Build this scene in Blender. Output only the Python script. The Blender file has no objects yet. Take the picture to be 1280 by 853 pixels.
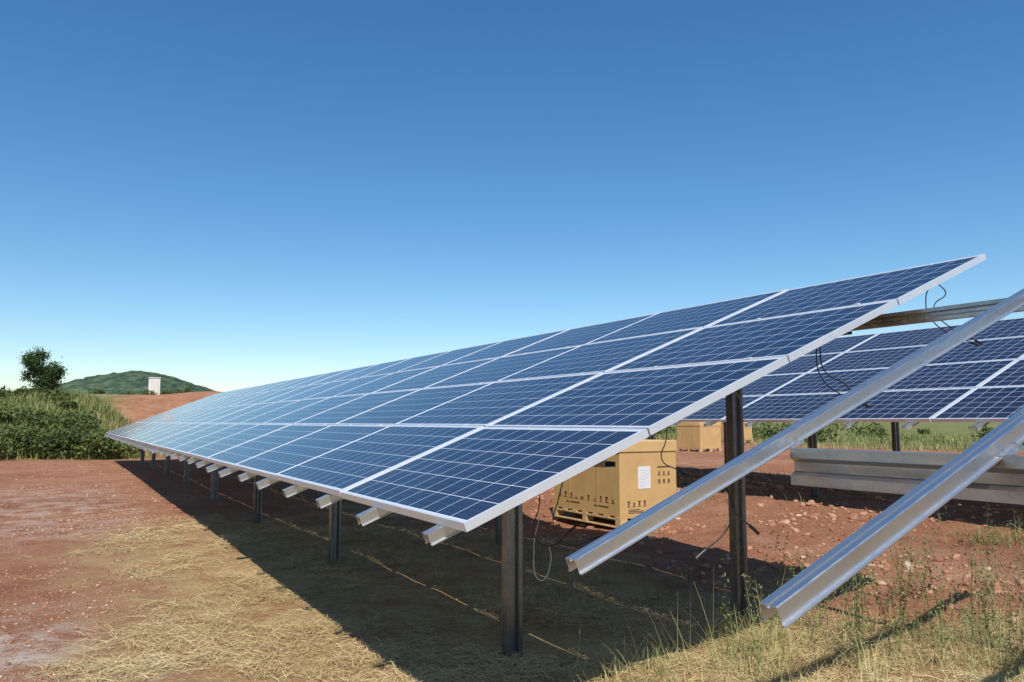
import bpy, math, random
import numpy as np
from mathutils import Vector
random.seed(7); rng=np.random.default_rng(11)
scene=bpy.context.scene
scene.view_settings.view_transform='Standard'
scene.view_settings.look='None'
scene.view_settings.exposure=0
R=math.radians

# ------------------------------------------------------------ node helpers
class NT:
    def __init__(s,name):
        s.m=bpy.data.materials.new(name); s.m.use_nodes=True
        s.t=s.m.node_tree; s.b=s.t.nodes['Principled BSDF']; s.out=s.t.nodes['Material Output']
    def n(s,typ,**kw):
        nd=s.t.nodes.new(typ)
        for k,v in kw.items(): setattr(nd,k,v)
        return nd
    def l(s,a,b): s.t.links.new(a,b)
    def setin(s,nd,key,v):
        if isinstance(v,bpy.types.NodeSocket): s.l(v,nd.inputs[key])
        else: nd.inputs[key].default_value=v
    def math(s,op,a,b=None,c=None,clamp=False):
        nd=s.n('ShaderNodeMath',operation=op); nd.use_clamp=clamp
        s.setin(nd,0,a)
        if b is not None: s.setin(nd,1,b)
        if c is not None: s.setin(nd,2,c)
        return nd.outputs[0]
    def mix(s,f,a,b,bt='MIX'):
        nd=s.n('ShaderNodeMix',data_type='RGBA',blend_type=bt)
        s.setin(nd,0,f)
        for k,v in ((6,a),(7,b)):
            if isinstance(v,bpy.types.NodeSocket): s.l(v,nd.inputs[k])
            else: nd.inputs[k].default_value=(*v,1) if len(v)==3 else v
        return nd.outputs[2]
    def noise(s,scale,detail=4,rough=.55,vec=None,out=0):
        nd=s.n('ShaderNodeTexNoise'); nd.inputs['Scale'].default_value=scale
        nd.inputs['Detail'].default_value=detail; nd.inputs['Roughness'].default_value=rough
        if vec is not None: s.l(vec,nd.inputs['Vector'])
        return nd.outputs[out]
    def ramp(s,f,stops):
        nd=s.n('ShaderNodeValToRGB'); cr=nd.color_ramp
        while len(cr.elements)<len(stops): cr.elements.new(.5)
        for e,(p,c) in zip(cr.elements,stops):
            e.position=p; e.color=(*c,1) if len(c)==3 else c
        s.l(f,nd.inputs[0]); return nd.outputs[0]
    def rng(s,v,a,b,c=0,d=1):
        nd=s.n('ShaderNodeMapRange'); s.setin(nd,0,v)
        for i,x in enumerate((a,b,c,d)): nd.inputs[i+1].default_value=x
        return nd.outputs[0]
    def bump(s,h,strength,dist,normal=None):
        nd=s.n('ShaderNodeBump'); s.l(h,nd.inputs['Height'])
        nd.inputs['Strength'].default_value=strength; nd.inputs['Distance'].default_value=dist
        if normal: s.l(normal,nd.inputs['Normal'])
        return nd.outputs[0]
    def pos(s): return s.n('ShaderNodeNewGeometry').outputs['Position']

# ------------------------------------------------------------ materials
def mat_metal(name,col=(.72,.73,.74),rough=.36,stain=.25,metal=.95,tint=None,streak=None):
    m=NT(name); p=m.pos()
    n1=m.noise(9,4,.6,p)
    v=m.n('ShaderNodeTexVoronoi'); v.inputs['Scale'].default_value=120; m.l(p,v.inputs['Vector'])
    c=m.mix(m.rng(n1,.35,.7,0,stain),col,tuple(x*.5 for x in col))
    c=m.mix(m.math('MULTIPLY',v.outputs['Color'],.12),c,(.9,.92,.95))
    if streak:
        mp=m.n('ShaderNodeMapping'); mp.inputs['Scale'].default_value=streak; m.l(p,mp.inputs[0])
        ns=m.noise(6,5,.6,mp.outputs[0]); c=m.mix(m.rng(ns,.45,.7,0,.7),c,tint)
    m.l(c,m.b.inputs['Base Color'])
    m.b.inputs['Metallic'].default_value=metal
    m.l(m.rng(n1,.3,.7,rough-.08,rough+.12),m.b.inputs['Roughness'])
    m.l(m.bump(n1,.15,.01),m.b.inputs['Normal'])
    return m.m
M_rail=mat_metal('galvanised_rail',(.72,.73,.75),.33,.5)
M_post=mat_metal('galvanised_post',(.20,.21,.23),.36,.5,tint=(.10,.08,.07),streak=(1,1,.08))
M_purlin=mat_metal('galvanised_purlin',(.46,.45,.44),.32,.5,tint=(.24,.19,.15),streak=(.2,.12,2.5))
M_frame=mat_metal('anodised_frame',(.84,.85,.87),.45,.08,.55)

def mat_panel():
    m=NT('photovoltaic_cells')
    uv=m.n('ShaderNodeUVMap'); uv.uv_map='UVMap'
    sp=m.n('ShaderNodeSeparateXYZ'); m.l(uv.outputs[0],sp.inputs[0]); u,v=sp.outputs[0],sp.outputs[1]
    def line(x,w):
        return m.math('GREATER_THAN',m.math('ABSOLUTE',m.math('SUBTRACT',m.math('FRACT',x),.5)),.5-w)
    g=m.math('MAXIMUM',line(u,.015),line(v,.015))
    um=m.math('MODULO',u,100.); vm=m.math('MODULO',v,10.)
    g=m.math('MAXIMUM',g,m.math('MAXIMUM',m.math('MAXIMUM',m.math('LESS_THAN',um,1.),m.math('GREATER_THAN',um,11.)),
         m.math('MAXIMUM',m.math('LESS_THAN',vm,1.),m.math('GREATER_THAN',vm,7.))))
    bus=line(m.math('ADD',m.math('MULTIPLY',v,3.),.5),.018)
    fl=m.n('ShaderNodeCombineXYZ'); m.l(m.math('FLOOR',u),fl.inputs[0]); m.l(m.math('FLOOR',v),fl.inputs[1])
    wn=m.n('ShaderNodeTexWhiteNoise'); m.l(fl.outputs[0],wn.inputs['Vector'])
    p=m.pos()
    vo=m.n('ShaderNodeTexVoronoi'); vo.inputs['Scale'].default_value=45; m.l(p,vo.inputs['Vector'])
    sx=m.n('ShaderNodeSeparateColor'); m.l(vo.outputs['Color'],sx.inputs[0])
    f=m.math('ADD',m.math('MULTIPLY',wn.outputs[0],.55),m.math('MULTIPLY',sx.outputs[0],.45))
    fp=m.n('ShaderNodeCombineXYZ'); m.l(m.math('FLOOR',m.math('DIVIDE',u,100.)),fp.inputs[0]); m.l(m.math('FLOOR',m.math('DIVIDE',v,10.)),fp.inputs[1])
    wp=m.n('ShaderNodeTexWhiteNoise'); m.l(fp.outputs[0],wp.inputs['Vector'])
    ca=m.mix(wp.outputs[0],(.003,.005,.022),(.006,.007,.020))
    cb=m.mix(wp.outputs[0],(.008,.013,.050),(.012,.014,.042))
    cell=m.mix(f,ca,cb)
    cell=m.mix(m.math('MULTIPLY',bus,.22),cell,(.30,.34,.42))
    c=m.mix(g,cell,(.60,.64,.70))
    dust=m.rng(m.noise(1.3,6,.65,p),.35,.75,.0,.045)
    c=m.mix(dust,c,(.42,.34,.28))
    m.l(c,m.b.inputs['Base Color'])
    m.b.inputs['Roughness'].default_value=.35
    m.b.inputs['Coat Weight'].default_value=.7; m.b.inputs['Coat IOR'].default_value=1.34
    m.l(m.rng(m.noise(3,4,.6,p),.3,.7,.04,.12),m.b.inputs['Coat Roughness'])
    m.b.inputs['Specular IOR Level'].default_value=.06
    return m.m
M_panel=mat_panel()
def simple(name,col,rough=.7,var=.25,scale=8,metal=0,bump=.1):
    m=NT(name); p=m.pos(); n=m.noise(scale,5,.6,p)
    m.l(m.mix(m.rng(n,.3,.7),tuple(x*(1-var) for x in col),tuple(min(1,x*(1+var)) for x in col)),m.b.inputs['Base Color'])
    m.b.inputs['Roughness'].default_value=rough; m.b.inputs['Metallic'].default_value=metal
    m.l(m.bump(n,bump,.02),m.b.inputs['Normal']); return m.m
M_back=simple('white_backsheet',(.6,.6,.6),.5,.05)
M_black=simple('black_rubber',(.012,.012,.013),.45,.2)
M_white=simple('white_paper',(.78,.78,.8),.6,.03)
M_ink=simple('printed_ink',(.07,.045,.03),.7,.2)
M_card=simple('cardboard',(.60,.38,.155),.75,.10,3)
M_cardtop=simple('cardboard_lid',(.64,.42,.18),.75,.10,3)
M_wood=simple('pallet_wood',(.58,.40,.20),.8,.25,14)
M_cream=simple('cream_render',(.80,.76,.66),.8,.08,2)
M_cablew=simple('white_cable',(.55,.55,.55),.5,.05)

def mat_foliage(name,stops,rough=.6,trans=.25,w=.5):
    m=NT(name)
    g=m.n('ShaderNodeNewGeometry'); r=g.outputs['Random Per Island']
    n=m.noise(.55,3,.6,g.outputs['Position'])
    f=m.math('ADD',m.math('MULTIPLY',r,1-w),m.rng(n,.3,.7,0,w))
    c=m.ramp(f,stops); m.l(c,m.b.inputs['Base Color']); m.b.inputs['Roughness'].default_value=rough
    m.b.inputs['Specular IOR Level'].default_value=.3
    if trans>0:
        tr=m.n('ShaderNodeBsdfTranslucent'); m.l(c,tr.inputs[0])
        mx=m.n('ShaderNodeMixShader'); mx.inputs[0].default_value=trans
        m.l(m.b.outputs[0],mx.inputs[1]); m.l(tr.outputs[0],mx.inputs[2]); m.l(mx.outputs[0],m.out.inputs[0])
    return m.m
M_leaf=mat_foliage('leaves',[(0,(.032,.052,.012)),(.42,(.080,.11,.028)),(.72,(.16,.18,.05)),(1,(.27,.25,.10))],.6,.15,.7)
M_tree=mat_foliage('tree_leaves',[(0,(.022,.042,.01)),(.6,(.055,.095,.02)),(1,(.11,.15,.035))])
M_straw=mat_foliage('straw',[(0,(.30,.20,.09)),(.35,(.52,.38,.18)),(.75,(.70,.54,.28)),(1,(.80,.67,.42))],.6,0)
M_grass=mat_foliage('green_grass',[(0,(.09,.12,.03)),(.5,(.18,.21,.06)),(.8,(.38,.34,.13)),(1,(.55,.45,.22))],.6,0)
M_dgrass=mat_foliage('half_dry_grass',[(0,(.13,.15,.045)),(.35,(.30,.28,.10)),(.7,(.52,.43,.20)),(1,(.68,.56,.30))],.6,0,.35)
M_bark=simple('bark',(.12,.085,.06),.9,.3,20)

# ------------------------------------------------------------ mesh helpers
def mesh_np(name,V,F,mat,parent=None,smooth=False,uv=None):
    V=np.asarray(V,dtype=np.float32); F=np.asarray(F,dtype=np.int32); k=F.shape[1]
    me=bpy.data.meshes.new(name); me.vertices.add(len(V)); me.vertices.foreach_set('co',V.ravel())
    me.loops.add(F.size); me.loops.foreach_set('vertex_index',F.ravel())
    me.polygons.add(len(F)); me.polygons.foreach_set('loop_start',np.arange(0,F.size,k,dtype=np.int32))
    try: me.polygons.foreach_set('loop_total',np.full(len(F),k,dtype=np.int32))
    except Exception: pass
    if smooth: me.polygons.foreach_set('use_smooth',np.ones(len(F),dtype=bool))
    me.update(calc_edges=True); me.validate()
    if uv is not None:
        l=me.uv_layers.new(name='UVMap'); l.data.foreach_set('uv',np.asarray(uv,dtype=np.float32).ravel())
    me.materials.append(mat); ob=bpy.data.objects.new(name,me); scene.collection.objects.link(ob)
    if parent: ob.parent=parent
    return ob
def empty(name,loc=(0,0,0)):
    e=bpy.data.objects.new(name,None); scene.collection.objects.link(e); e.location=(0,0,0); e.empty_display_size=.3
    return e
class MB:
    def __init__(s): s.v=[]; s.f=[]
    def box(s,o,a,b,c):
        o,a,b,c=map(np.array,(o,a,b,c)); i=len(s.v)
        for k in (0,1):
            for q in (o,o+a,o+a+b,o+b): s.v.append(tuple(q+k*c))
        s.f+= [(i,i+3,i+2,i+1),(i+4,i+5,i+6,i+7),(i,i+1,i+5,i+4),(i+1,i+2,i+6,i+5),(i+2,i+3,i+7,i+6),(i+3,i,i+4,i+7)]
    def abox(s,x0,x1,y0,y1,z0,z1): s.box((x0,y0,z0),(x1-x0,0,0),(0,y1-y0,0),(0,0,z1-z0))
    def sheet(s,prof,o,U,W,A,L,n=1):
        o,U,W,A=map(np.array,(o,U,W,A)); i=len(s.v); m=len(prof)
        for k in range(n+1):
            for (u,w) in prof: s.v.append(tuple(o+u*U+w*W+A*(L*k/n)))
        for k in range(n):
            for j in range(m-1):
                a=i+k*m+j; s.f.append((a,a+1,a+m+1,a+m))
    def make(s,name,mat,parent=None,solid=0,bevel=0):
        me=bpy.data.meshes.new(name); me.from_pydata([tuple(map(float,p)) for p in s.v],[],s.f); me.update()
        me.materials.append(mat); ob=bpy.data.objects.new(name,me); scene.collection.objects.link(ob)
        if parent: ob.parent=parent
        if solid:
            md=ob.modifiers.new('solid','SOLIDIFY'); md.thickness=solid; md.offset=0
        if bevel:
            md=ob.modifiers.new('bev','BEVEL'); md.width=bevel; md.segments=2; md.limit_method='ANGLE'
        return ob

# ------------------------------------------------------------ terrain
def ss(a,b,x):
    t=np.clip((x-a)/(b-a),0,1); return t*t*(3-2*t)
def vn(x,y,s,seed=0):
    x=np.asarray(x,float)/s+seed*17.3; y=np.asarray(y,float)/s+seed*9.1
    xi=np.floor(x); yi=np.floor(y); fx=x-xi; fy=y-yi; fx=fx*fx*(3-2*fx); fy=fy*fy*(3-2*fy)
    def h(a,b):
        q=np.sin(a*127.1+b*311.7)*43758.5453; return q-np.floor(q)
    return (h(xi,yi)*(1-fx)+h(xi+1,yi)*fx)*(1-fy)+(h(xi,yi+1)*(1-fx)+h(xi+1,yi+1)*fx)*fy-.5
def H(x,y):
    x=np.asarray(x,float); y=np.asarray(y,float)
    z=.33*ss(5,9.4,x)+.12*ss(12,30,x)
    bank=2.7*ss(34,46,y)*(1-ss(.5,5.5,x))
    mound=3.25*ss(46,60,y)*(1-ss(9,26,x))
    z=z+np.maximum(bank,mound)
    far=np.clip(1-np.hypot(x-4,y-8)/60,0,1)
    rough=.6+.8*ss(4.5,6,x)
    z=z+(.10*vn(x,y,2.3,1)*rough+.045*vn(x,y,.7,2)*rough+.034*vn(x,y,.27,3)*rough+.25*vn(x,y,7,4)*ss(20,40,y))*far
    return z
def axis(parts):
    out=[]
    for a,b,n in parts: out+=list(np.linspace(a,b,n,endpoint=False))
    out.append(parts[-1][1]); return np.array(out)
xs=axis([(-4000,-400,10),(-400,-40,14),(-40,-4,36),(-4,10,185),(10,30,90),(30,90,50),(90,600,24),(600,4000,10)])
ys=axis([(-4000,-200,8),(-200,-10,12),(-10,1,16),(1,15,185),(15,40,150),(40,80,90),(80,400,30),(400,4000,14)])
GX,GY=np.meshgrid(xs,ys,indexing='ij'); GZ=H(GX,GY)
nx,ny=len(xs),len(ys)
V=np.stack([GX.ravel(),GY.ravel(),GZ.ravel()],1)
ii=np.arange(nx*ny).reshape(nx,ny)
F=np.stack([ii[:-1,:-1].ravel(),ii[1:,:-1].ravel(),ii[1:,1:].ravel(),ii[:-1,1:].ravel()],1)
def br_mask(x,y):
    n=vn(x,y,1.3,8)*.8+vn(x,y,.4,9)*.5
    return (1-ss(3.7,4.5,y+n+1.5*np.maximum(0,x-4.9)))*ss(1.,2.,x)
def straw_mask(x,y):
    n=vn(x,y,1.6,8)*1.3+vn(x,y,.5,9)*.7
    left=ss(-.35,.55,x+n*.9+.05*(6-y))*(1-ss(9.0,14.5,y+n*4))
    m=left*(1-ss(4.3,5.3,x+n))
    return np.clip(np.maximum(m,br_mask(x,y)),0,1)
def green_mask(x,y):
    n=vn(x,y,6,12)*5
    a=ss(33,36,y+n*.4)*(1-ss(1.5,4.5,x+n*.3))
    b=ss(72,82,y+n); c=ss(26,32,x+n); d=1-ss(-60,-30,x)
    return np.clip(np.maximum.reduce([a,b,c,d]),0,1)
def mk_ground():
    m=NT('red_soil_ground'); p=m.pos()
    st=m.n('ShaderNodeAttribute'); st.attribute_name='straw'
    gr=m.n('ShaderNodeAttribute'); gr.attribute_name='green'
    pk=m.n('ShaderNodeAttribute'); pk.attribute_name='pale'
    nb=m.noise(.35,4,.6,p); nm=m.noise(2.2,7,.65,p); nf=m.noise(22,5,.75,p); nff=m.noise(95,2,.7,p)
    red=m.ramp(m.math('ADD',m.math('MULTIPLY',nb,.45),m.math('MULTIPLY',nm,.55)),
        [(.33,(.24,.098,.050)),(.45,(.38,.165,.086)),(.54,(.46,.225,.125)),(.66,(.56,.34,.215))])
    red=m.mix(m.rng(nf,.35,.68,0,.75),red,(.20,.080,.042),'MIX')
    red=m.mix(m.rng(nff,.54,.72,0,.7),red,(.62,.40,.27))
    stc=m.ramp(nf,[(.25,(.26,.16,.07)),(.5,(.48,.33,.155)),(.75,(.64,.48,.25))])
    f=m.math('MULTIPLY',st.outputs['Fac'],m.rng(m.math('ADD',nm,m.math('MULTIPLY',nf,.4)),.48,.78,.1,1.),clamp=True)
    c=m.mix(f,red,stc)
    pale=m.ramp(nm,[(.3,(.36,.24,.17)),(.6,(.64,.54,.46))])
    c=m.mix(m.math('MULTIPLY',pk.outputs['Fac'],m.rng(m.math('ADD',nm,m.math('MULTIPLY',nf,.5)),.68,.8,0,.85)),c,pale)
    gc=m.ramp(m.math('ADD',m.math('MULTIPLY',nb,.5),m.math('MULTIPLY',nm,.5)),[(.35,(.07,.09,.025)),(.5,(.16,.17,.055)),(.62,(.34,.29,.13))])
    c=m.mix(gr.outputs['Fac'],c,gc)
    m.l(c,m.b.inputs['Base Color']); m.b.inputs['Roughness'].default_value=.95
    m.b.inputs['Specular IOR Level'].default_value=.1
    h=m.math('ADD',m.math('MULTIPLY',nf,.042),m.math('MULTIPLY',nff,.009))
    m.l(m.bump(h,1.,1.),m.b.inputs['Normal']); return m.m
ground=mesh_np('ground',V,F,mk_ground(),smooth=True)
X,Y=V[:,0],V[:,1]
def attr(nm,vals):
    a=ground.data.attributes.new(nm,'FLOAT','POINT'); a.data.foreach_set('value',np.asarray(vals,dtype=np.float32))
attr('straw',straw_mask(X,Y)); attr('green',green_mask(X,Y))
attr('pale',np.clip((1-ss(.0,.7,X+vn(X,Y,1.2,5)))*(1-ss(5.6,7.5,Y))+.4*ss(10,12,Y)*(1-ss(17,22,Y))*(1-ss(.5,1.5,X)),0,1))

# distant hill
hx=np.linspace(-330,380,230); hy=np.linspace(480,1000,140)
A_,B_=np.meshgrid(hx,hy,indexing='ij'); dx=A_-42
sg=np.where(dx<0,85,62)
HZ=34*np.exp(-np.abs(dx)**1.7/(1.7*sg**1.7))*np.exp(-(B_-690)**2/(2*75.**2))+14*np.exp(-((dx-70)/120)**2)*np.exp(-(B_-760)**2/(2*90.**2))
HZ=HZ+ (vn(A_,B_,40,2)*4+vn(A_,B_,24,3)*3+vn(A_,B_,9,4)*1.8+vn(A_,B_,4.5,6)*2.2)*np.clip(HZ/14,0,1)-1.0
q=np.arange(230*140).reshape(230,140)
mh=NT('hill_scrub_haze_tint'); p=mh.pos(); n1=mh.noise(.16,6,.75,p); n2=mh.noise(.02,4,.6,p)
mh.l(mh.ramp(mh.math('ADD',mh.math('MULTIPLY',n1,.75),mh.math('MULTIPLY',n2,.25)),[(.42,(.040,.075,.055)),(.5,(.075,.115,.070)),(.60,(.15,.19,.115))]),mh.b.inputs['Base Color'])  # scrub greens with bluish distance haze mixed into the base colour
mh.b.inputs['Roughness'].default_value=1; mh.b.inputs['Specular IOR Level'].default_value=0
mh.l(mh.bump(n1,1.,3.),mh.b.inputs['Normal'])
mesh_np('hill',np.stack([A_.ravel(),B_.ravel(),HZ.ravel()],1),
 np.stack([q[:-1,:-1].ravel(),q[1:,:-1].ravel(),q[1:,1:].ravel(),q[:-1,1:].ravel()],1),mh.m,smooth=True)

# ------------------------------------------------------------ solar tables
TILT=R(21.6); cT,sT=math.cos(TILT),math.sin(TILT)
S=np.array((cT,0,sT)); N=np.array((-sT,0,cT)); YA=np.array((0,1,0.))
PW=1.61; PH=4.05/4
C_PROF=[(.03,.035),(.03,.06),(-.034,.06),(-.034,.030),(-.014,.016),(-.014,-.016),(-.034,-.030),(-.034,-.06),(.03,-.06),(.03,-.035)]
HAT=[(-.050,-.060),(-.034,-.060),(-.034,-.002),(-.030,0),(-.008,0),(-.006,-.010),(.006,-.010),(.008,0),(.030,0),(.034,-.002),(.034,-.060),(.050,-.060)]
HATS=[(a*.82,b*.85) for a,b in HAT]
def P(o,y,v,w): return np.array(o)+YA*y+S*v+N*w
def rail(mb,o,y,v0,v1):
    mb.sheet(HATS,P(o,y,v0,-.042),YA,N,S,v1-v0)
def purlin(mb,o,v,y0,y1,k=1.08):
    h=.06*k; mb.sheet([(a*k,b*k) for a,b in C_PROF],P(o,y0,v,-.100)+np.array((0,0,-h-.014)),(1,0,0),(0,0,1),YA,y1-y0)
def post(mb,x,y,ztop):
    zb=float(H(x,y))-.3
    prof=[(-.035,.035),(-.052,.035),(-.052,-.03),(-.030,-.03),(-.017,-.004),(.017,-.004),(.030,-.03),(.052,-.03),(.052,.035),(.035,.035)]
    mb.sheet(prof,(x,y,zb),(1,0,0),(0,1,0),(0,0,1),ztop-zb)
VP=(1.10,3.16)
def table(o,ncol,posts_y,vposts=VP,seed=1,railover=.085):
    root=empty('solar_panel_array'); r=random.Random(seed)
    GV=[];GF=[];UV=[]; fr=MB(); bk=MB(); rl=MB(); pu=MB(); po=MB(); cl=MB(); jb=MB()
    fw=.012; th=.038; G=.0055
    for c in range(ncol):
        cw=r.uniform(-.004,.004); cy=r.uniform(-.002,.002)
        for k in range(4):
            y0=c*PW+G+cy; y1=(c+1)*PW-G+cy; v0=k*PH+G; v1=(k+1)*PH-G
            w0=cw+r.uniform(-.0015,.0015)
            fr.box(P(o,y0,v0,w0-th),YA*(y1-y0),S*fw,N*th)
            fr.box(P(o,y0,v1-fw,w0-th),YA*(y1-y0),S*fw,N*th)
            fr.box(P(o,y0,v0+fw,w0-th),YA*fw,S*(v1-v0-2*fw),N*th)
            fr.box(P(o,y1-fw,v0+fw,w0-th),YA*fw,S*(v1-v0-2*fw),N*th)
            i=len(GV)
            for (yy,vv) in ((y0+fw,v0+fw),(y0+fw,v1-fw),(y1-fw,v1-fw),(y1-fw,v0+fw)): GV.append(P(o,yy,vv,w0-.003))
            GF.append((i,i+3,i+2,i+1))
            U0,V0=c*100+1,k*10+1
            mu,mv=.09,.09
            cor={i:(U0-mu,V0-mv),i+1:(U0-mu,V0+6+mv),i+2:(U0+10+mu,V0+6+mv),i+3:(U0+10+mu,V0-mv)}
            UV+=[cor[j] for j in GF[-1]]
            bk.box(P(o,y0+fw,v0+fw,w0-.009),YA*(y1-y0-2*fw),S*(v1-v0-2*fw),N*.003)
            jb.box(P(o,(y0+y1)/2-.06,v1-.17,w0-.031),YA*.12,S*.10,N*.021)
        for yy in (c*PW+.27,c*PW+1.07):
            rail(rl,o,yy+r.uniform(-.01,.01),-railover+r.uniform(-.02,.02),4.05+.03)
            for k in range(1,4):
                cl.box(P(o,yy-.013,k*PH-.010,.0015),YA*.026,S*.020,N*.004)
            for vv in vposts:
                cl.box(P(o,yy-.065,vv-.02,-.100),YA*.022,S*.05,N*.02)
    L=ncol*PW
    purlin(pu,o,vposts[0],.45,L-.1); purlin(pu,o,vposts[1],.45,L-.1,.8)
    for yy in posts_y:
        for vv in vposts:
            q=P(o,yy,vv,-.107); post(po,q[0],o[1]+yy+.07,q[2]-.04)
            cl.box((q[0]-.008,o[1]+yy+.0,q[2]-.14),(.008,0,0),(0,.12,0),(0,0,.10))
    mesh_np('panel_glass',GV,GF,M_panel,root,uv=UV)
    fr.make('panel_frames',M_frame,root); bk.make('panel_backsheets',M_back,root); jb.make('junction_boxes',M_black,root)
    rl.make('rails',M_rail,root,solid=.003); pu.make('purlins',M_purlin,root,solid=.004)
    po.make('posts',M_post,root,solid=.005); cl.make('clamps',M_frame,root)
    return root
O1=(1.40,2.85,1.0)
table(O1,18,[1.40+3.62*i for i in range(8)],seed=3)
O2=(8.4,-4.3,1.43)
table(O2,20,[1.2+3.62*i for i in range(9)],seed=5)

# unfinished frame nearer the camera
root=empty('solar_mounting_frame')
rl=MB(); pu=MB(); po=MB(); cl=MB()
BIG=[(a*.80,b*.78) for a,b in HAT]
for yy,vs in ((-.685,.03),(-1.485,.055),(-2.29,.07),(-3.1,.09)):
    rl.sheet(BIG,P(O1,yy,vs,-.056),YA,N,S,4.05+.15-vs)
    for vv in VP:
        for sgn in (-1,1):
            cl.box(P(O1,yy+sgn*.058-.012,vv-.03,-.099),YA*.024,S*.06,N*.005)
            cl.box(P(O1,yy+sgn*.058-.006,vv-.006,-.094),YA*.012,S*.012,N*.022)
purlin(pu,O1,VP[0],-6.5,-.74,1.12); purlin(pu,O1,VP[1],-6.5,.44,.62)
for yy in (-2.17,-5.8):
    for vv in VP:
        q=P(O1,yy,vv,-.107); post(po,q[0],O1[1]+yy+.07,q[2]-.06)
rl.make('rails',M_rail,root,solid=.0035); pu.make('purlins',M_purlin,root,solid=.004)
po.make('posts',M_post,root,solid=.005); cl.make('clamps',M_rail,root)

# ------------------------------------------------------------ cables
def cable(paths,mat=M_black,r=.0035,conn=True):
    root=empty('electric_cable')
    for j,pts in enumerate(paths):
        cu=bpy.data.curves.new('cable_strand','CURVE'); cu.dimensions='3D'; cu.bevel_depth=r; cu.bevel_resolution=3; cu.resolution_u=10
        sp=cu.splines.new('BEZIER'); sp.bezier_points.add(len(pts)-1)
        for b,pt in zip(sp.bezier_points,pts): b.co=pt; b.handle_left_type=b.handle_right_type='AUTO'
        cu.materials.append(mat); ob=bpy.data.objects.new('cable_strand',cu); scene.collection.objects.link(ob); ob.parent=root
        if conn:
            a=Vector(pts[-1]); d=(a-Vector(pts[-2])).normalized()
            bpy.ops.mesh.primitive_cylinder_add(vertices=12,radius=r*2.2,depth=.05,location=a+d*.025)
            o=bpy.context.object; o.name='plug_connector'; o.rotation_euler=d.to_track_quat('Z','Y').to_euler(); o.data.materials.append(mat); o.parent=root
cable([[(4.75,2.98,2.26),(4.62,2.93,2.16),(4.55,2.86,2.02),(4.62,2.8,1.93),(4.78,2.76,1.88)],
       [(4.86,3.0,2.29),(4.78,2.9,2.2),(4.62,2.88,2.08),(4.7,2.84,1.98),(4.9,2.8,1.9)]])
cable([[(3.72,3.0,1.86),(3.62,2.95,1.76),(3.62,2.92,1.64),(3.75,2.9,1.55),(3.9,2.88,1.50)],
       [(3.80,3.05,1.88),(3.68,2.97,1.80),(3.66,2.93,1.68),(3.8,2.9,1.60),(3.86,2.9,1.52)]])
cable([[(2.05,3.35,1.16),(2.03,3.3,1.0),(2.0,3.3,.86),(2.10,3.3,.80),(2.2,3.3,.86)],
       [(2.2,3.3,1.2),(2.14,3.3,1.02),(2.10,3.28,.9),(2.2,3.28,.80),(2.3,3.26,.82)]],r=.003)
cable([[(2.17,2.20,1.18),(2.2,2.20,1.05),(2.17,2.21,.99),(2.08,2.22,.93)],
       [(2.2,2.20,1.19),(2.22,2.20,1.06),(2.28,2.19,1.01)]],r=.003)
cable([[(2.85,3.3,1.45),(2.83,3.3,1.3),(2.8,3.3,1.2),(2.9,3.28,1.14)]],r=.003)
cable([[(2.1,3.4,.95),(2.06,3.4,.78),(2.1,3.4,.62),(2.17,3.42,.70),(2.15,3.4,.78)]],M_cablew,.0018,False)

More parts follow.
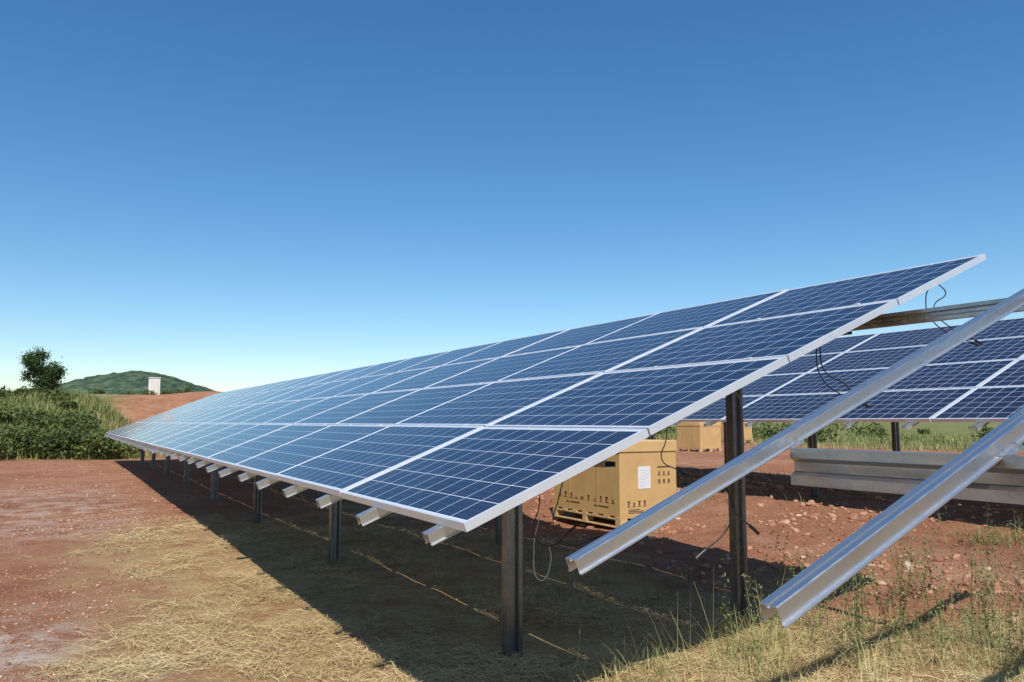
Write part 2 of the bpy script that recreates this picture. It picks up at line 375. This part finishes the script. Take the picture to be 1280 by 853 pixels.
# ------------------------------------------------------------ crates
def crate(x,y,lx,ly,h,detail=True):
    root=empty('shipping_crate'); z=float(H(x+lx/2,y+ly/2))+.0
    pal=MB()
    for yy in (y,y+ly/2-.05,y+ly-.1):
        for xx in (x,x+lx/2-.06,x+lx-.12): pal.abox(xx,xx+.12,yy,yy+.10,z+.021,z+.098)
    for xx in (x,x+lx/2-.06,x+lx-.12): pal.abox(xx,xx+.12,y+.001,y+ly-.001,z,z+.02)
    n=7
    for i in range(n):
        yy=y+(ly-.11)*i/(n-1); pal.abox(x,x+lx,yy,yy+.11,z+.118,z+.136)
    for xx in (x,x+lx/2-.06,x+lx-.12): pal.abox(xx,xx+.12,y+.002,y+ly-.002,z+.099,z+.117)
    pal.make('pallet',M_wood,root,bevel=.003)
    b=MB(); z0=z+.137; z1=z+h; lid=z1-.14
    b.abox(x+.012,x+lx-.012,y+.012,y+ly-.012,z0,lid+.02); b.make('box_body',M_card,root,bevel=.008)
    l=MB(); l.abox(x,x+lx,y,y+ly,lid,z1); l.make('box_lid',M_cardtop,root,bevel=.008)
    st=MB()
    for t in (.3,.72):
        yy=y+ly*t; st.abox(x-.003,x-.001,yy,yy+.014,z0,z1+.002); st.abox(x-.001,x+lx+.001,yy,yy+.014,z1+.0005,z1+.002)
    st.make('strap',M_cardtop,root)
    if detail:
        ink=MB(); xf=x+.009
        for i,(w,hh) in enumerate([(.07,.09),(.07,.09),(.05,.09),(.05,.07),(.06,.08),(.09,.04),(.09,.04),(.06,.08),(.07,.09),(.05,.09)]):
            yy=y+.12+i*.135; zz=z0+.16
            ink.abox(xf,xf+.0015,yy,yy+w,zz,zz+.006)
            ink.abox(xf,xf+.0015,yy+w*.3,yy+w*.7,zz+.02,zz+hh*.55)
            if i%3: ink.abox(xf,xf+.0015,yy+w*.1,yy+w*.9,zz+hh*.62,zz+hh*.8)
        for yy in (y+.25,y+.9): ink.abox(xf,xf+.0015,yy,yy+.32,z0+.10,z0+.112)
        yf=y+.009
        for i in range(4):
            xx=x+.12+i*.085; zz=z0+.12
            ink.abox(xx,xx+.055,yf,yf+.0015,zz,zz+.006)
            ink.abox(xx+.016,xx+.039,yf,yf+.0015,zz+.016,zz+.055)
            if i!=1: ink.abox(xx+.006,xx+.049,yf,yf+.0015,zz+.06,zz+.072)
        for i in range(3):
            xx=x+.62+i*.08; zz=z0+.50
            ink.abox(xx,xx+.05,yf,yf+.0015,zz,zz+.006); ink.abox(xx+.015,xx+.035,yf,yf+.0015,zz+.012,zz+.05)
            ink.abox(xx,xx+.05,yf,yf+.0015,zz-.10,zz-.094); ink.abox(xx+.01,xx+.04,yf,yf+.0015,zz-.085,zz-.05)
        ink.abox(x+.62,x+.82,yf,yf+.0015,z0+.60,z0+.615)
        for i in range(3): ink.abox(x+.14,x+.14+.30-i*.06,yf,yf+.0015,z0+.04+i*.02,z0+.048+i*.02)
        ink.make('printed_marks',M_ink,root)
        lb=MB(); lb.abox(x+.30,x+.50,yf-.001,yf+.001,z0+.34,z0+.62); lb.make('paper_label',M_white,root)
        tx=MB()
        for i in range(8): tx.abox(x+.32,x+.32+(.16 if i%3 else .11),yf-.0025,yf-.0015,z0+.37+i*.028,z0+.374+i*.028)
        tx.make('label_print',simple('label_print_grey',(.5,.5,.55),.7,.1),root)
    return root
crate(6.1,8.0,.95,1.55,1.08)
crate(19.2,20.6,1.0,1.2,1.05,False)
crate(26.0,25.6,1.0,1.2,1.0,False)

# ------------------------------------------------------------ utility cabinet on mound
root=empty('utility_cabinet'); zc=float(H(6,65.6))-.1
b=MB(); b.abox(5.62,6.4,65.2,65.9,zc,zc+1.5); b.make('cabinet_body',M_cream,root,bevel=.02)
b=MB(); b.abox(5.58,6.44,65.15,65.95,zc+1.501,zc+1.56); b.make('cabinet_roof',M_cream,root,bevel=.02)
b=MB(); b.abox(5.72,6.28,65.17,65.197,zc+.15,zc+1.4); b.abox(6.2,6.22,65.15,65.169,zc+.7,zc+.8); b.make('cabinet_door',simple('cabinet_door_paint',(.76,.72,.62),.6,.05),root)

# ------------------------------------------------------------ vegetation
def blades(P0,az,e0,e1,L,W,seg=3):
    n=len(P0); V=np.zeros((n,(seg+1)*2,3)); cur=P0.copy()
    side=np.stack([-np.sin(az),np.cos(az),np.zeros(n)],1)
    side[:,2]=rng.uniform(-.5,.5,n)
    for s in range(seg+1):
        w=(W*(1-.85*s/seg))[:,None]*.5
        V[:,2*s]=cur-side*w; V[:,2*s+1]=cur+side*w
        if s<seg:
            e=e0+(e1-e0)*(s+.5)/seg
            cur=cur+np.stack([np.cos(az)*np.cos(e),np.sin(az)*np.cos(e),np.sin(e)],1)*(L/seg)[:,None]
    f=[]
    for s in range(seg): f.append([2*s,2*s+1,2*s+3,2*s+2])
    f=np.array(f); F=(np.arange(n)*(seg+1)*2)[:,None,None]+f[None]
    return V.reshape(-1,3),F.reshape(-1,4)
def join(parts):
    Vs=[];Fs=[];o=0
    for v,f in parts: Vs.append(v);Fs.append(f+o);o+=len(v)
    return np.concatenate(Vs),np.concatenate(Fs)
def scatter(n,x0,x1,y0,y1,mask,thr=1.):
    x=rng.uniform(x0,x1,n);y=rng.uniform(y0,y1,n); k=rng.random(n)<mask(x,y)*thr; return x[k],y[k]
def clump(x,y): return straw_mask(x,y)*np.clip(.40+vn(x,y,.9,20)*1.7+vn(x,y,.4,21)*1.7+vn(x,y,.16,22)*.9,0.02,1)
parts=[]
for n,x0,x1,y0,y1 in ((165000,-.6,6.8,2.2,8),(42000,-.6,5.5,8,16)):
    x,y=scatter(n,x0,x1,y0,y1,clump); k=len(x); sc=1. if y0<5 else 1.5
    parts.append(blades(np.stack([x,y,H(x,y)+rng.uniform(.002,.03,k)],1),rng.uniform(0,6.283,k),rng.uniform(-.1,.5,k),rng.uniform(-.5,.15,k),rng.uniform(.04,.19,k)*sc,rng.uniform(.0018,.0048,k)*sc,2))
v,f=join(parts); mesh_np('dry_grass',v,f,M_straw)
parts=[]
def tufts(cx,cy,nb,Lr,spread,er=(55,88),wr=(.002,.005)):
    for a,b in zip(cx,cy):
        k=int(nb*random.uniform(.5,1.4)); x=a+rng.normal(0,spread,k); y=b+rng.normal(0,spread,k)
        az=rng.uniform(0,6.283,k); e0=np.radians(rng.uniform(*er,k))
        parts.append(blades(np.stack([x,y,H(x,y)-.01],1),az,e0,e0-np.radians(rng.uniform(15,80,k)),rng.uniform(*Lr,k)*random.uniform(.6,1.2),rng.uniform(*wr,k),4))
def pts(n,x0,x1,y0,y1): return rng.uniform(x0,x1,n),rng.uniform(y0,y1,n)
x,y=pts(60,2.2,5.0,4.6,9); tufts(x,y,24,(.08,.24),.07)
x,y=pts(45,1.8,5.0,9,18); tufts(x,y,20,(.08,.26),.08)
x,y=pts(26,.4,1.9,4,11); tufts(x,y,10,(.04,.12),.06)
x,y=pts(50,8.0,13,5,12); tufts(x,y,22,(.08,.22),.1,wr=(.004,.01))
tufts([7.9,8.2,8.4],[4.5,4.7,4.4],80,(.15,.35),.12,wr=(.004,.01))
tufts([3.5,3.75,4.05,3.3,2.9],[3.5,3.6,3.65,3.35,3.5],60,(.25,.5),.08,(40,75))
v,f=join(parts); mesh_np('grass_tufts',v,f,M_grass)
parts=[]
x,y=scatter(230,2.4,6.6,2.0,4.4,br_mask); tufts(x,y,34,(.08,.26),.08,(40,85))
x,y=scatter(90,2.6,6.4,2.2,4.2,br_mask); tufts(x,y,9,(.3,.6),.05,(60,85),(.002,.0035))
v,f=join(parts); mesh_np('dry_grass_tufts',v,f,M_dgrass)
def leaves(C,size,flat=.5):
    n=len(C); a=rng.normal(size=(n,3)); a/=np.linalg.norm(a,axis=1)[:,None]
    b=rng.normal(size=(n,3)); b-=a*(a*b).sum(1)[:,None]; b/=np.linalg.norm(b,axis=1)[:,None]
    s=size[:,None]
    V=np.stack([C-a*s,C-b*s*flat,C+a*s,C+b*s*flat],1).reshape(-1,3)
    return V,np.arange(n*4).reshape(n,4)
parts=[]
wx=np.concatenate([rng.uniform(4.2,6.4,48),rng.uniform(3.2,4.5,10)]); wy=np.concatenate([rng.uniform(2.4,4.1,48),rng.uniform(2.9,3.5,10)])
for a,b in zip(wx,wy):
    nst=random.randint(1,4)
    for _ in range(nst):
        Ls=random.uniform(.28,.80); az=random.uniform(0,6.28); e=R(random.uniform(68,90)); base=np.array([a+random.gauss(0,.03),b+random.gauss(0,.03),float(H(a,b))-.01])
        v,f=blades(base[None],np.array([az]),np.array([e]),np.array([e-R(random.uniform(0,25))]),np.array([Ls]),np.array([.006]),6)
        parts.append((v,f))
        mid=(v[0::2]+v[1::2])/2; k=int(Ls*80); t=rng.uniform(.15,1,k)*6; i0=np.minimum(t.astype(int),5); fr=(t-i0)[:,None]
        C=mid[i0]*(1-fr)+mid[i0+1]*fr+rng.normal(0,.014,(k,3)); parts.append(leaves(C,rng.uniform(.005,.016,k),.35))
        for _b in range(random.randint(0,3)):
            j=random.randint(2,5); b0=mid[j]; az2=random.uniform(0,6.28); l2=random.uniform(.05,.14)
            v2,f2=blades(b0[None],np.array([az2]),np.array([R(50)]),np.array([R(75)]),np.array([l2]),np.array([.003]),3); parts.append((v2,f2))
            m2=(v2[0::2]+v2[1::2])/2; parts.append(leaves(m2[-1]+rng.normal(0,.008,(6,3)),rng.uniform(.004,.01,6),.5))
v,f=join(parts); mesh_np('weeds',v,f,mat_foliage('weed_leaves',[(0,(.08,.11,.035)),(.5,(.17,.20,.07)),(1,(.36,.32,.14))],.6,0))

def bush(cx,cy,rx,rz,nl,size,zb=None):
    zb=float(H(cx,cy)) if zb is None else zb
    k=random.randint(5,9); out=[]
    for _ in range(k):
        a=random.uniform(0,6.28); d=random.random()**.5*rx*.75
        c=np.array([cx+math.cos(a)*d,cy+math.sin(a)*d,zb+rz*random.uniform(.25,.85)*(1-.4*d/rx)]); r=rx*random.uniform(.25,.5)
        m=nl//k; dirs=rng.normal(size=(m,3)); dirs/=np.linalg.norm(dirs,axis=1)[:,None]
        rad=r*(rng.uniform(.45,1.15,m)**.5); C=c+dirs*rad[:,None]*np.array([1,1,.85])
        C[:,2]=np.maximum(C[:,2],zb-.1); out.append(leaves(C,rng.uniform(.5,1.2,m)*size,.6))
    return out
parts=[]
for _ in range(80):
    x=random.uniform(-9,2.6); y=random.uniform(34.5,47)
    if x>.2 and y>40: continue
    s=random.uniform(.45,.95)*(1.0 if y<40 else .6); parts+=bush(x,y,s*1.15,s*.95,450,.08)
for _ in range(50):
    x=random.uniform(-6,2.7); y=random.uniform(33.8,36); s=random.uniform(.6,1.15)*(1 if x<1.2 else .8); parts+=bush(x,y,s,s*1.4,520,.07)
for _ in range(14):
    x=random.uniform(1,9); y=random.uniform(62,74); s=random.uniform(.3,.6); parts+=bush(x,y,s,s,150,.08)
v,f=join(parts); mesh_np('shrub_thicket',v,f,M_leaf)
parts=[]
for _ in range(60):
    x=random.uniform(30,60); y=random.uniform(2,60); s=random.uniform(.3,.85); parts+=bush(x,y,s*1.6,s,220,.11)
v,f=join(parts); mesh_np('shrub_belt',v,f,M_leaf)
x,y=scatter(34000,-10,4,33,48,green_mask); k=len(x)
v,f=blades(np.stack([x,y,H(x,y)],1),rng.uniform(0,6.28,k),np.radians(rng.uniform(50,90,k)),np.radians(rng.uniform(20,70,k)),rng.uniform(.15,.45,k),rng.uniform(.015,.035,k),2)
x,y=scatter(14000,24,50,0,40,lambda a,b:np.ones_like(a)*.9); k=len(x)
v2,f2=blades(np.stack([x,y,H(x,y)],1),rng.uniform(0,6.28,k),np.radians(rng.uniform(50,90,k)),np.radians(rng.uniform(20,70,k)),rng.uniform(.15,.4,k),rng.uniform(.015,.035,k),2)
v,f=join([(v,f),(v2,f2)])
mesh_np('bank_grass',v,f,M_grass)

def tree(cx,cy,hgt,rad):
    root=empty('tree'); z=float(H(cx,cy))-.1
    V=[];E=[];Rr=[]
    def add(p,r,par=None):
        V.append(p);Rr.append(r)
        if par is not None: E.append((par,len(V)-1))
        return len(V)-1
    a=add((cx,cy,z),.10); b=add((cx+.05,cy,z+hgt*.25),.075,a); c=add((cx-.03,cy+.05,z+hgt*.5),.05,b); d=add((cx+.04,cy,z+hgt*.85),.02,c)
    tips=[V[d],V[d],V[c]]
    for i in range(14):
        s=random.choice([b,c,c]); an=i*2.4; l=rad*random.uniform(.45,.9); p0=V[s]
        m=add((p0[0]+math.cos(an)*l*.5,p0[1]+math.sin(an)*l*.5,p0[2]+hgt*random.uniform(.0,.18)),.03,s)
        e=add((p0[0]+math.cos(an)*l,p0[1]+math.sin(an)*l,p0[2]+hgt*random.uniform(.0,.36)),.012,m); tips+=[V[m],V[e],V[e]]
    me=bpy.data.meshes.new('trunk'); me.from_pydata(V,E,[]); me.materials.append(M_bark); o=bpy.data.objects.new('trunk',me); scene.collection.objects.link(o); o.parent=root
    bpy.context.view_layer.objects.active=o
    sk=o.modifiers.new('skin','SKIN')
    try:
        for i,sv in enumerate(me.skin_vertices[0].data): sv.radius=(Rr[i],Rr[i]); sv.use_root=(i==0)
    except Exception: pass
    parts=[]
    for t in tips:
        for _ in range(2):
            c=np.array(t)+rng.normal(0,rad*.16,3); m=120; C=c+rng.normal(0,rad*.14,(m,3)); parts.append(leaves(C,rng.uniform(.03,.06,m),.6))
    v,f=join(parts); mesh_np('crown',v,f,M_tree,root)
tree(-1.0,47.5,2.6,1.0)

# ------------------------------------------------------------ stones
ph=(1+5**.5)/2
ico=np.array([(-1,ph,0),(1,ph,0),(-1,-ph,0),(1,-ph,0),(0,-1,ph),(0,1,ph),(0,-1,-ph),(0,1,-ph),(ph,0,-1),(ph,0,1),(-ph,0,-1),(-ph,0,1)])/1.9
icf=np.array([(0,11,5),(0,5,1),(0,1,7),(0,7,10),(0,10,11),(1,5,9),(5,11,4),(11,10,2),(10,7,6),(7,1,8),(3,9,4),(3,4,2),(3,2,6),(3,6,8),(3,8,9),(4,9,5),(2,4,11),(6,2,10),(8,6,7),(9,8,1)])
def soil(x,y): return np.clip(1.05-straw_mask(x,y),.05,1)*np.clip(.5+vn(x,y,1.1,31)*1.6,.05,1)
xx=[];yy=[];rr=[]
for n,b,mx in ((16000,(4.8,12,3,16),.045),(9000,(-.8,1.6,4.5,14),.011),(3000,(-1,2,12,30),.022),(2000,(1.5,12,14,32),.03),(1500,(0,5,2,12),.02)):
    a,c=scatter(n,*b,soil); xx.append(a);yy.append(c); rr.append(.004+mx*rng.random(len(a))**4+.005*rng.random(len(a)))
x=np.concatenate(xx);y=np.concatenate(yy);r=np.concatenate(rr);n=len(x)
Vv=ico[None]*(1+rng.normal(0,.2,(n,12,1)))*(r[:,None,None]*rng.uniform(.7,1.3,(n,1,3))*np.array([1,1,.65]))
an=rng.uniform(0,6.28,n); ca,sa=np.cos(an)[:,None],np.sin(an)[:,None]
Vx=Vv[...,0]*ca-Vv[...,1]*sa; Vy=Vv[...,0]*sa+Vv[...,1]*ca
Vv=np.stack([Vx+x[:,None],Vy+y[:,None],Vv[...,2]+(H(x,y)+r*.1)[:,None]],-1).reshape(-1,3)
Ff=((np.arange(n)*12)[:,None,None]+icf[None]).reshape(-1,3)
ms=NT('stones'); g=ms.n('ShaderNodeNewGeometry')
ms.l(ms.ramp(g.outputs['Random Per Island'],[(0,(.24,.10,.055)),(.5,(.39,.18,.105)),(.9,(.48,.27,.17)),(1,(.58,.44,.34))]),ms.b.inputs['Base Color']); ms.b.inputs['Roughness'].default_value=.95
mesh_np('gravel',Vv,Ff,ms.m)

# ------------------------------------------------------------ light
sd=Vector((-.33,-.63,1)).normalized()
sun=bpy.data.lights.new('sun','SUN'); sun.energy=5.0; sun.angle=R(.5); sun.color=(1,.96,.89)
so=bpy.data.objects.new('sun',sun); scene.collection.objects.link(so); so.rotation_euler=sd.to_track_quat('Z','Y').to_euler()
w=bpy.data.worlds.new('World'); scene.world=w; w.use_nodes=True; nt=w.node_tree
sk=nt.nodes.new('ShaderNodeTexSky'); sk.sky_type='NISHITA'; sk.sun_disc=False
sk.sun_elevation=math.asin(sd.z); sk.sun_rotation=math.atan2(sd.x,sd.y)
sk.altitude=900; sk.air_density=1.15; sk.dust_density=.15; sk.ozone_density=3.2
hs=nt.nodes.new('ShaderNodeHueSaturation'); hs.inputs['Saturation'].default_value=1.27; hs.inputs['Value'].default_value=1.0
hs.inputs['Hue'].default_value=.497
nt.links.new(sk.outputs[0],hs.inputs['Color'])
nt.links.new(hs.outputs[0],nt.nodes['Background'].inputs[0]); nt.nodes['Background'].inputs[1].default_value=.132

# ------------------------------------------------------------ camera
cd=bpy.data.cameras.new('camera'); cam=bpy.data.objects.new('camera',cd); scene.collection.objects.link(cam)
cam.location=(0,0,1.4); cam.rotation_euler=(R(95.85),0,R(-29.65)); cd.sensor_width=36; cd.lens=27.7; cd.clip_end=12000; cd.clip_start=.05
scene.camera=cam
